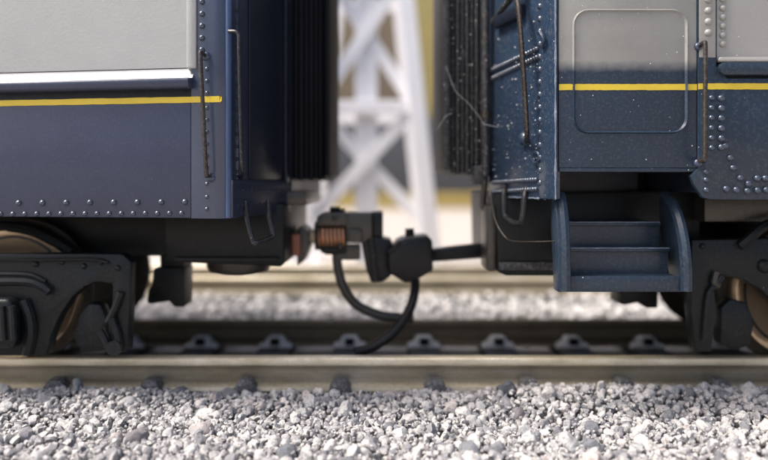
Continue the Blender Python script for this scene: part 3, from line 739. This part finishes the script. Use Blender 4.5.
wire('thin_cable', [at(491, 190, -.05), at(491.5, 203, -.1), at(496, 222, -.2), at(502, 233, -.3), at(509, 240, -.4), at(520, 241.5, -.6), at(540, 241.5, -.8), at(556, 241, -.85)], .006, 'steel', R_, 6)
# diaphragm and the pipe beside it
xr = [1.10, 1.055, 1.0, .95, .90, .85, .80, .75, .70, .63]
drr = diaphragm(R_, xr, .30, 1.62, 1.86, 5.2, 'black_dusty', -1)
bm = NB(); box(bm, at(443.5, 0, .25).x, at(449, 0, .25).x, .25, 1.66, at(0, 168, .25).z, 5.2); obj('striker_plate', bm, 'black_dusty', drr, bevel=.01)
wire('gasket_pipe', [at(485.5, 176, .18), at(485.5, 110, .18), at(485.5, -40, .18)], .042, 'black_dusty', R_, 10, False)
wire('pipe_clamp', [at(485.5, 112, .18), at(485.5, 119, .18)], .055, 'wire', R_, 10, False)
bm = NB(); box(bm, at(474, 0, .15).x, at(489, 0, .15).x, .18, .5, at(0, 184, .18).z, at(0, 165, .18).z); obj('pipe_foot', bm, 'black_dusty', R_, bevel=.03)
wire('chain_rod', [at(485, 180, .2), at(483, 205, .25), at(487, 214, .25), at(487, 250, .3)], .03, 'steel', R_, 8)
# vestibule steps
st = empty('vestibule_steps', (RX+.58, YS+.3, zr(292)), R_)
def plate(x, th, D=.52, B=.3):
    prof = []
    zb, zt = zr(292), zr(292)+.13
    prof = [(0, zb), (0, zt)]
    for k in range(1, 9):
        u = k/8*math.radians(80); prof.append((D*(1-math.cos(u)), zt+.70*math.sin(u)))
    prof += [(D+.04, zt+.70), (D+.04, zb+.5), (B, zb)]
    bm = NB(); F2 = Frame((x, YS), (0, 1)); prism(bm, F2, prof, 0, th); return bm
obj('side_plate', plate(RX+.01, .035, .2, .15), 'blue_right', st, bevel=.006); obj('side_plate', plate(RX+ar(692)-.045, .035), 'blue_right', st, bevel=.006)
def flange(x, th, D=.52):
    zb, zt = zr(292), zr(292)+.13
    pts = [(x, YS-.0, zb+.01), (x, YS, zb+.2), (x, YS, zt)]
    for k in range(1, 9):
        u = k/8*math.radians(80); pts.append((x, YS+D*(1-math.cos(u)), zt+.70*math.sin(u)))
    bm = NB(); tube(bm, pts, .05, 8, False); return bm
obj('rolled_edge', flange(RX+.07, .1, .2), 'blue_right', st); obj('rolled_edge', flange(RX+ar(692)-.05, .1), 'blue_right', st)
xa, xb = RX+.05, RX+ar(692)-.05
for i, (py, y0, y1) in enumerate(((277, YS+.026, YS+.24), (0, YS+.20, YS+.44), (0, YS+.40, YS+.9))):
    z = (.943, 1.172, 1.39)[i]
    ins = (.04, .05, .05)[i]; inl = (.03, .10, .16)[i]
    bm = NB(); box(bm, xa+inl, xb-ins, y0, y1, z-.035, z); obj('step_tread', bm, 'blue_right', st, bevel=.008)
    bm = NB(); rs = random.Random(i); tube(bm, [(x_, y0+.001, z-.001+rs.uniform(-.001, .001)) for x_ in np.arange(xa+inl, xb-ins, .03)], lambda u: .0035+.008*max(0, noise.noise(Vector((u*19+i*7, 3, 0)))+.15), 6, False); obj('worn_edge', bm, 'chipped', st)
    bm = NB(); box(bm, xa+inl+.01, xb-ins-.01, y0+.025, y0+.055, (z-.23 if i else zr(292)), z-.037); obj('step_riser', bm, 'blue_right', st)
bm = NB(); box(bm, xa, xb, YS+.002, YS+.024, zr(292), .943+.008); obj('front_lip', bm, 'blue_right', st, bevel=.006)
bm = NB(); box(bm, xa+.02, xb-.02, YS+1.02, YS+1.05, zr(280), zv); obj('step_back', bm, 'blue_dark', st)
# under the right car
bm = NB(); box(bm, RX+.08, RX+ar(697)-.02, .12, 1.7, 1.55, zv+.02); obj('recess_light_block', bm, 'black', R_, bevel=.01)  # added black box, keeps daylight out of the recess above the steps
zq = lambda py, y: at(0, py, y).z
bm = NB(); fr2 = Frame((0, -.1), (1, 0)); P = [fr2.az(*p) for p in ((498, 272), (506, 276), (560, 276), (700, 262), (700, 190), (496, 194), (497, 230))]
prism(bm, fr2, P, 0, -1.9); obj('underframe_box', bm, 'black', R_, bevel=.02)
bm = NB(); fbox(bm, fr2, fr2.az(498, 0)[0], fr2.az(556, 0)[0], fr2.az(0, 270)[1], fr2.az(0, 262)[1], .0, .04); obj('underframe_rib', bm, 'black_dusty', R_, bevel=.01)
bm = NB(); fbox(bm, fr2, fr2.az(488, 0)[0], fr2.az(498, 0)[0], fr2.az(0, 272)[1], fr2.az(0, 205)[1], -.5, -.05); obj('end_bracket', bm, 'steel', R_, bevel=.03)
lug(R_, 620, 658, 268, 308, .35)
bm = NB(); box(bm, at(690, 0, 0).x, 8, -.3, 2.3, zq(222, -.3), zm+.06); obj('floor_plate', bm, 'steel', R_, bevel=.02)
polyR = [(692, 240), (860, 236), (905, 240), (905, 285), (862, 290), (850, 310), (842, 352), (800, 354), (790, 330), (776, 305), (760, 289), (742, 279), (722, 276), (714, 282), (717, 310), (712, 352), (696, 352), (691, 310)]
def exR(c, fr):
    q = lambda a, b, o=0: fr.w(*fr.az(a, b, o), o)
    bm = NB(); B = [fr.az(*p, -.28) for p in ((722, 296), (738, 300), (746, 318), (742, 342), (726, 347), (712, 340), (712, 306))]; prism(bm, fr, B, -.28, -.12); obj('brake_shoe', bm, 'bogie', c, bevel=.03)
    wire('frame_rib', [q(740, 246, .02), q(752, 236, .05), q(765, 226, .05), q(790, 219, .05)], .05, 'black', c)
    wire('brake_lever', [q(722, 276, .02), q(716, 285, .02), q(708, 296, .02), q(704, 340, .02)], .03, 'bogie', c)
    bm = NB(); a, z = fr.az(764, 266, 0); dome(bm, fr.w(a, z, 0), fr.n, .07, .05, 12); obj('frame_boss', bm, 'bogie', c)
    wire('brake_hanger', [q(716, 272, .02), q(714, 282, .03), q(719, 286, .03)], .03, 'steel', c)
    bm = NB(); a, z = fr.az(702, 246, 0); dome(bm, fr.w(a, z, 0), fr.n, .03, .03, 8); obj('frame_bolt', bm, 'bogie', c)
bogie(R_, 5.3, 1, (4.15, 6.6), polyR, -.42, exR)

# right coupler: black box head with pin, long bar, hose
K = empty('coupler', at(412, 260, YC), R_)
fr = Frame((0, YC), (1, 0)); q = lambda a, b, o=0: fr.w(*fr.az(a, b, o), o)
kbox('coupler_head', 0, 0, 0, 0, -.25, .28, 'black_gloss', .03, poly=[(387, 253), (398, 241), (406, 238.5), (427, 236), (432.5, 240), (433.5, 271), (425, 276), (410, 283), (405, 282.5), (389, 274)])
kbox('head_lip', 0, 0, 0, 0, .22, .30, 'black_gloss', .008, poly=[(387, 252), (399, 240), (401, 243), (390, 255)])
wire('uncoupling_pin', [q(410, 240, .0), q(409.5, 228.5, .0)], .052, 'black', K, 12, False)
bm = NB(); 
prism(bm, fr, [fr.az(*p) for p in ((431, 249), (455, 246), (496, 242), (500, 243), (500, 254), (496, 256), (455, 259), (431, 261))], -.1, .1); obj('drawbar', bm, 'black', K, bevel=.015)
kbox('head_top_edge', 0, 0, 0, 0, .1, .27, 'steel', .004, poly=[(404, 238.2), (427, 235.2), (427, 236.6), (404, 239.8)])
wire('air_hose', [q(415, 278, .05), q(415, 290, .1), q(411, 306, .2), q(402, 322, .3), q(388, 337, .4), q(370, 348, .45), q(355, 352, .5)], .052, 'hose', K, 10)

# stray lint on the dusty diaphragm
f1 = wire('stray_fibre', [at(446, 66, .2), at(455, 90, .15), at(469, 104, .12), at(480, 118, .1), at(484, 124, .1), at(498, 127, .05)], .0022, 'fibre', None, 5)
tag(f1, 'long thin pale hair curling across the black folds of the right diaphragm', 'fibre', 'lint caught on the right car')
f2 = wire('stray_fibre', [at(437, 130, .2), at(441, 124, .18), at(445, 117, .16), at(452, 113, .2)], .0024, 'fibre', None, 5)
tag(f2, 'short white lint tuft sticking out left of the right diaphragm', 'fibre', 'lint caught on the right car')
bm = NB(); rd = random.Random(4)
for k in range(130):
    a, z = RE.az(rd.uniform(493, 540), rd.triangular(0, 195, 130)); s = .003+.008*rd.random()**3
    dome(bm, RE.w(a, z, .002), RE.n, s, s, 5)
for k in range(150):
    x, py = rd.uniform(446, 489), rd.uniform(0, 178); s = .0025+.007*rd.random()**3; dome(bm, at(x, py, .275), (0, -1, 0), s, s, 5)
for k in range(60):
    a, z = RF.az(rd.uniform(560, 760), rd.uniform(0, 195)); s = .002+.005*rd.random()**3
    dome(bm, RF.w(a, z, .012), RF.n, s, s, 5)
d = obj('dust_grains', bm, 'fibre', R_); stuff(d)

# ------------------------------------------------------------------ the white lattice tower behind
YT = 8.8
T = empty('lattice_tower', at(366, 300, YT)*1.0); T.location.z = GZ; WLOC[T.name] = Vector((T.location.x, YT, GZ))
tag(T, 'white lattice tower with crossed braces, blurred behind the coupling', 'tower')
cx = at(366, 0, YT).x; S_ = (YT+CAMD)/FPX
def hw(z): return 1.55-.135*z*.75            # half width at height z
def beam(name, p, q, w_, d_, parent):
    p, q = Vector(p), Vector(q); d = (q-p).normalized(); s = d.cross(Vector((0, 1, 0))).normalized()
    if s.length < .1: s = Vector((1, 0, 0))
    n = d.cross(s).normalized(); bm = NB(); V = []
    for e in (p, q):
        for a, b in ((-1, -1), (1, -1), (1, 1), (-1, 1)): V.append(bm.verts.new(e+s*w_/2*a+n*d_/2*b))
    for f in ((0, 1, 2, 3), (7, 6, 5, 4), (0, 4, 5, 1), (1, 5, 6, 2), (2, 6, 7, 3), (3, 7, 4, 0)): bm.faces.new([V[i] for i in f])
    return obj(name, bm, 'tower', parent, bevel=.02, smooth=False)
ZT = 9.0
levels = [GZ+.02, at(0, 228, YT).z, at(0, 107, YT).z, at(0, -25, YT).z, ZT]
for yy in (YT, YT+2.6):
    for s in (-1, 1):
        beam('leg', (cx+s*hw(GZ), yy, GZ), (cx+s*hw(ZT), yy, ZT), .40, .3, T)
    if yy == YT: beam('centre_post', (cx, yy+.31, GZ), (cx, yy+.31, ZT), .52, .2, T)
    for z in levels[2:]:
        beam('cross_beam', (cx-hw(z), yy+.02, z), (cx+hw(z), yy+.02, z), .30, .2, T)
    for za, zb in zip(levels[1:], levels[2:]):
        for s in (-1, 1) if yy == YT else ():
            beam('diagonal_brace', (cx+s*hw(za), yy+.16+.07*s, za), (cx-s*hw(zb), yy+.16+.07*s, zb), .30, .1, T)
    for s in (-1, 1):
        bm = NB(); box(bm, cx+s*hw(GZ)-.35, cx+s*hw(GZ)+.35, yy-.3, yy+.3, GZ-.01, GZ+.12); obj('foot', bm, 'tower', T, bevel=.02)

# ------------------------------------------------------------------ far background
YB = 54
w1 = NB(); box(w1, -45, 45, YB, YB+1.5, GZ, .95); k = obj('low_kerb', w1, 'ochre', bevel=.05); tag(k, 'ochre yellow kerb running along the foot of the dark wall', 'kerb')
w2 = NB(); box(w2, -45, 45, YB+.3, YB+1.4, .952, 8.0); k = obj('planter_wall', w2, 'slate', bevel=.05); tag(k, 'dark grey planter wall far behind the white tower', 'wall')
M['olive'] = paint('olive_wall', (.27, .225, .07), .7, 0, dust=.3, var=.3); M['tan'] = paint('tan_wall', (.23, .185, .12), .7, 0, dust=.3, var=.3)
for (x0, x1, mt, lb, dy) in ((-60, 2.2, 'tan', 'tan brown wall panel behind the lattice tower', 0), (2.2, 60, 'olive', 'olive yellow wall panel showing between the tower and the right car', .1)):
    bm = NB(); box(bm, x0+.05, x1-.05, YB+1.6+dy, YB+2.6, GZ, 34); k = obj('garden_wall', bm, mt, bevel=.05); tag(k, lb, 'wall')
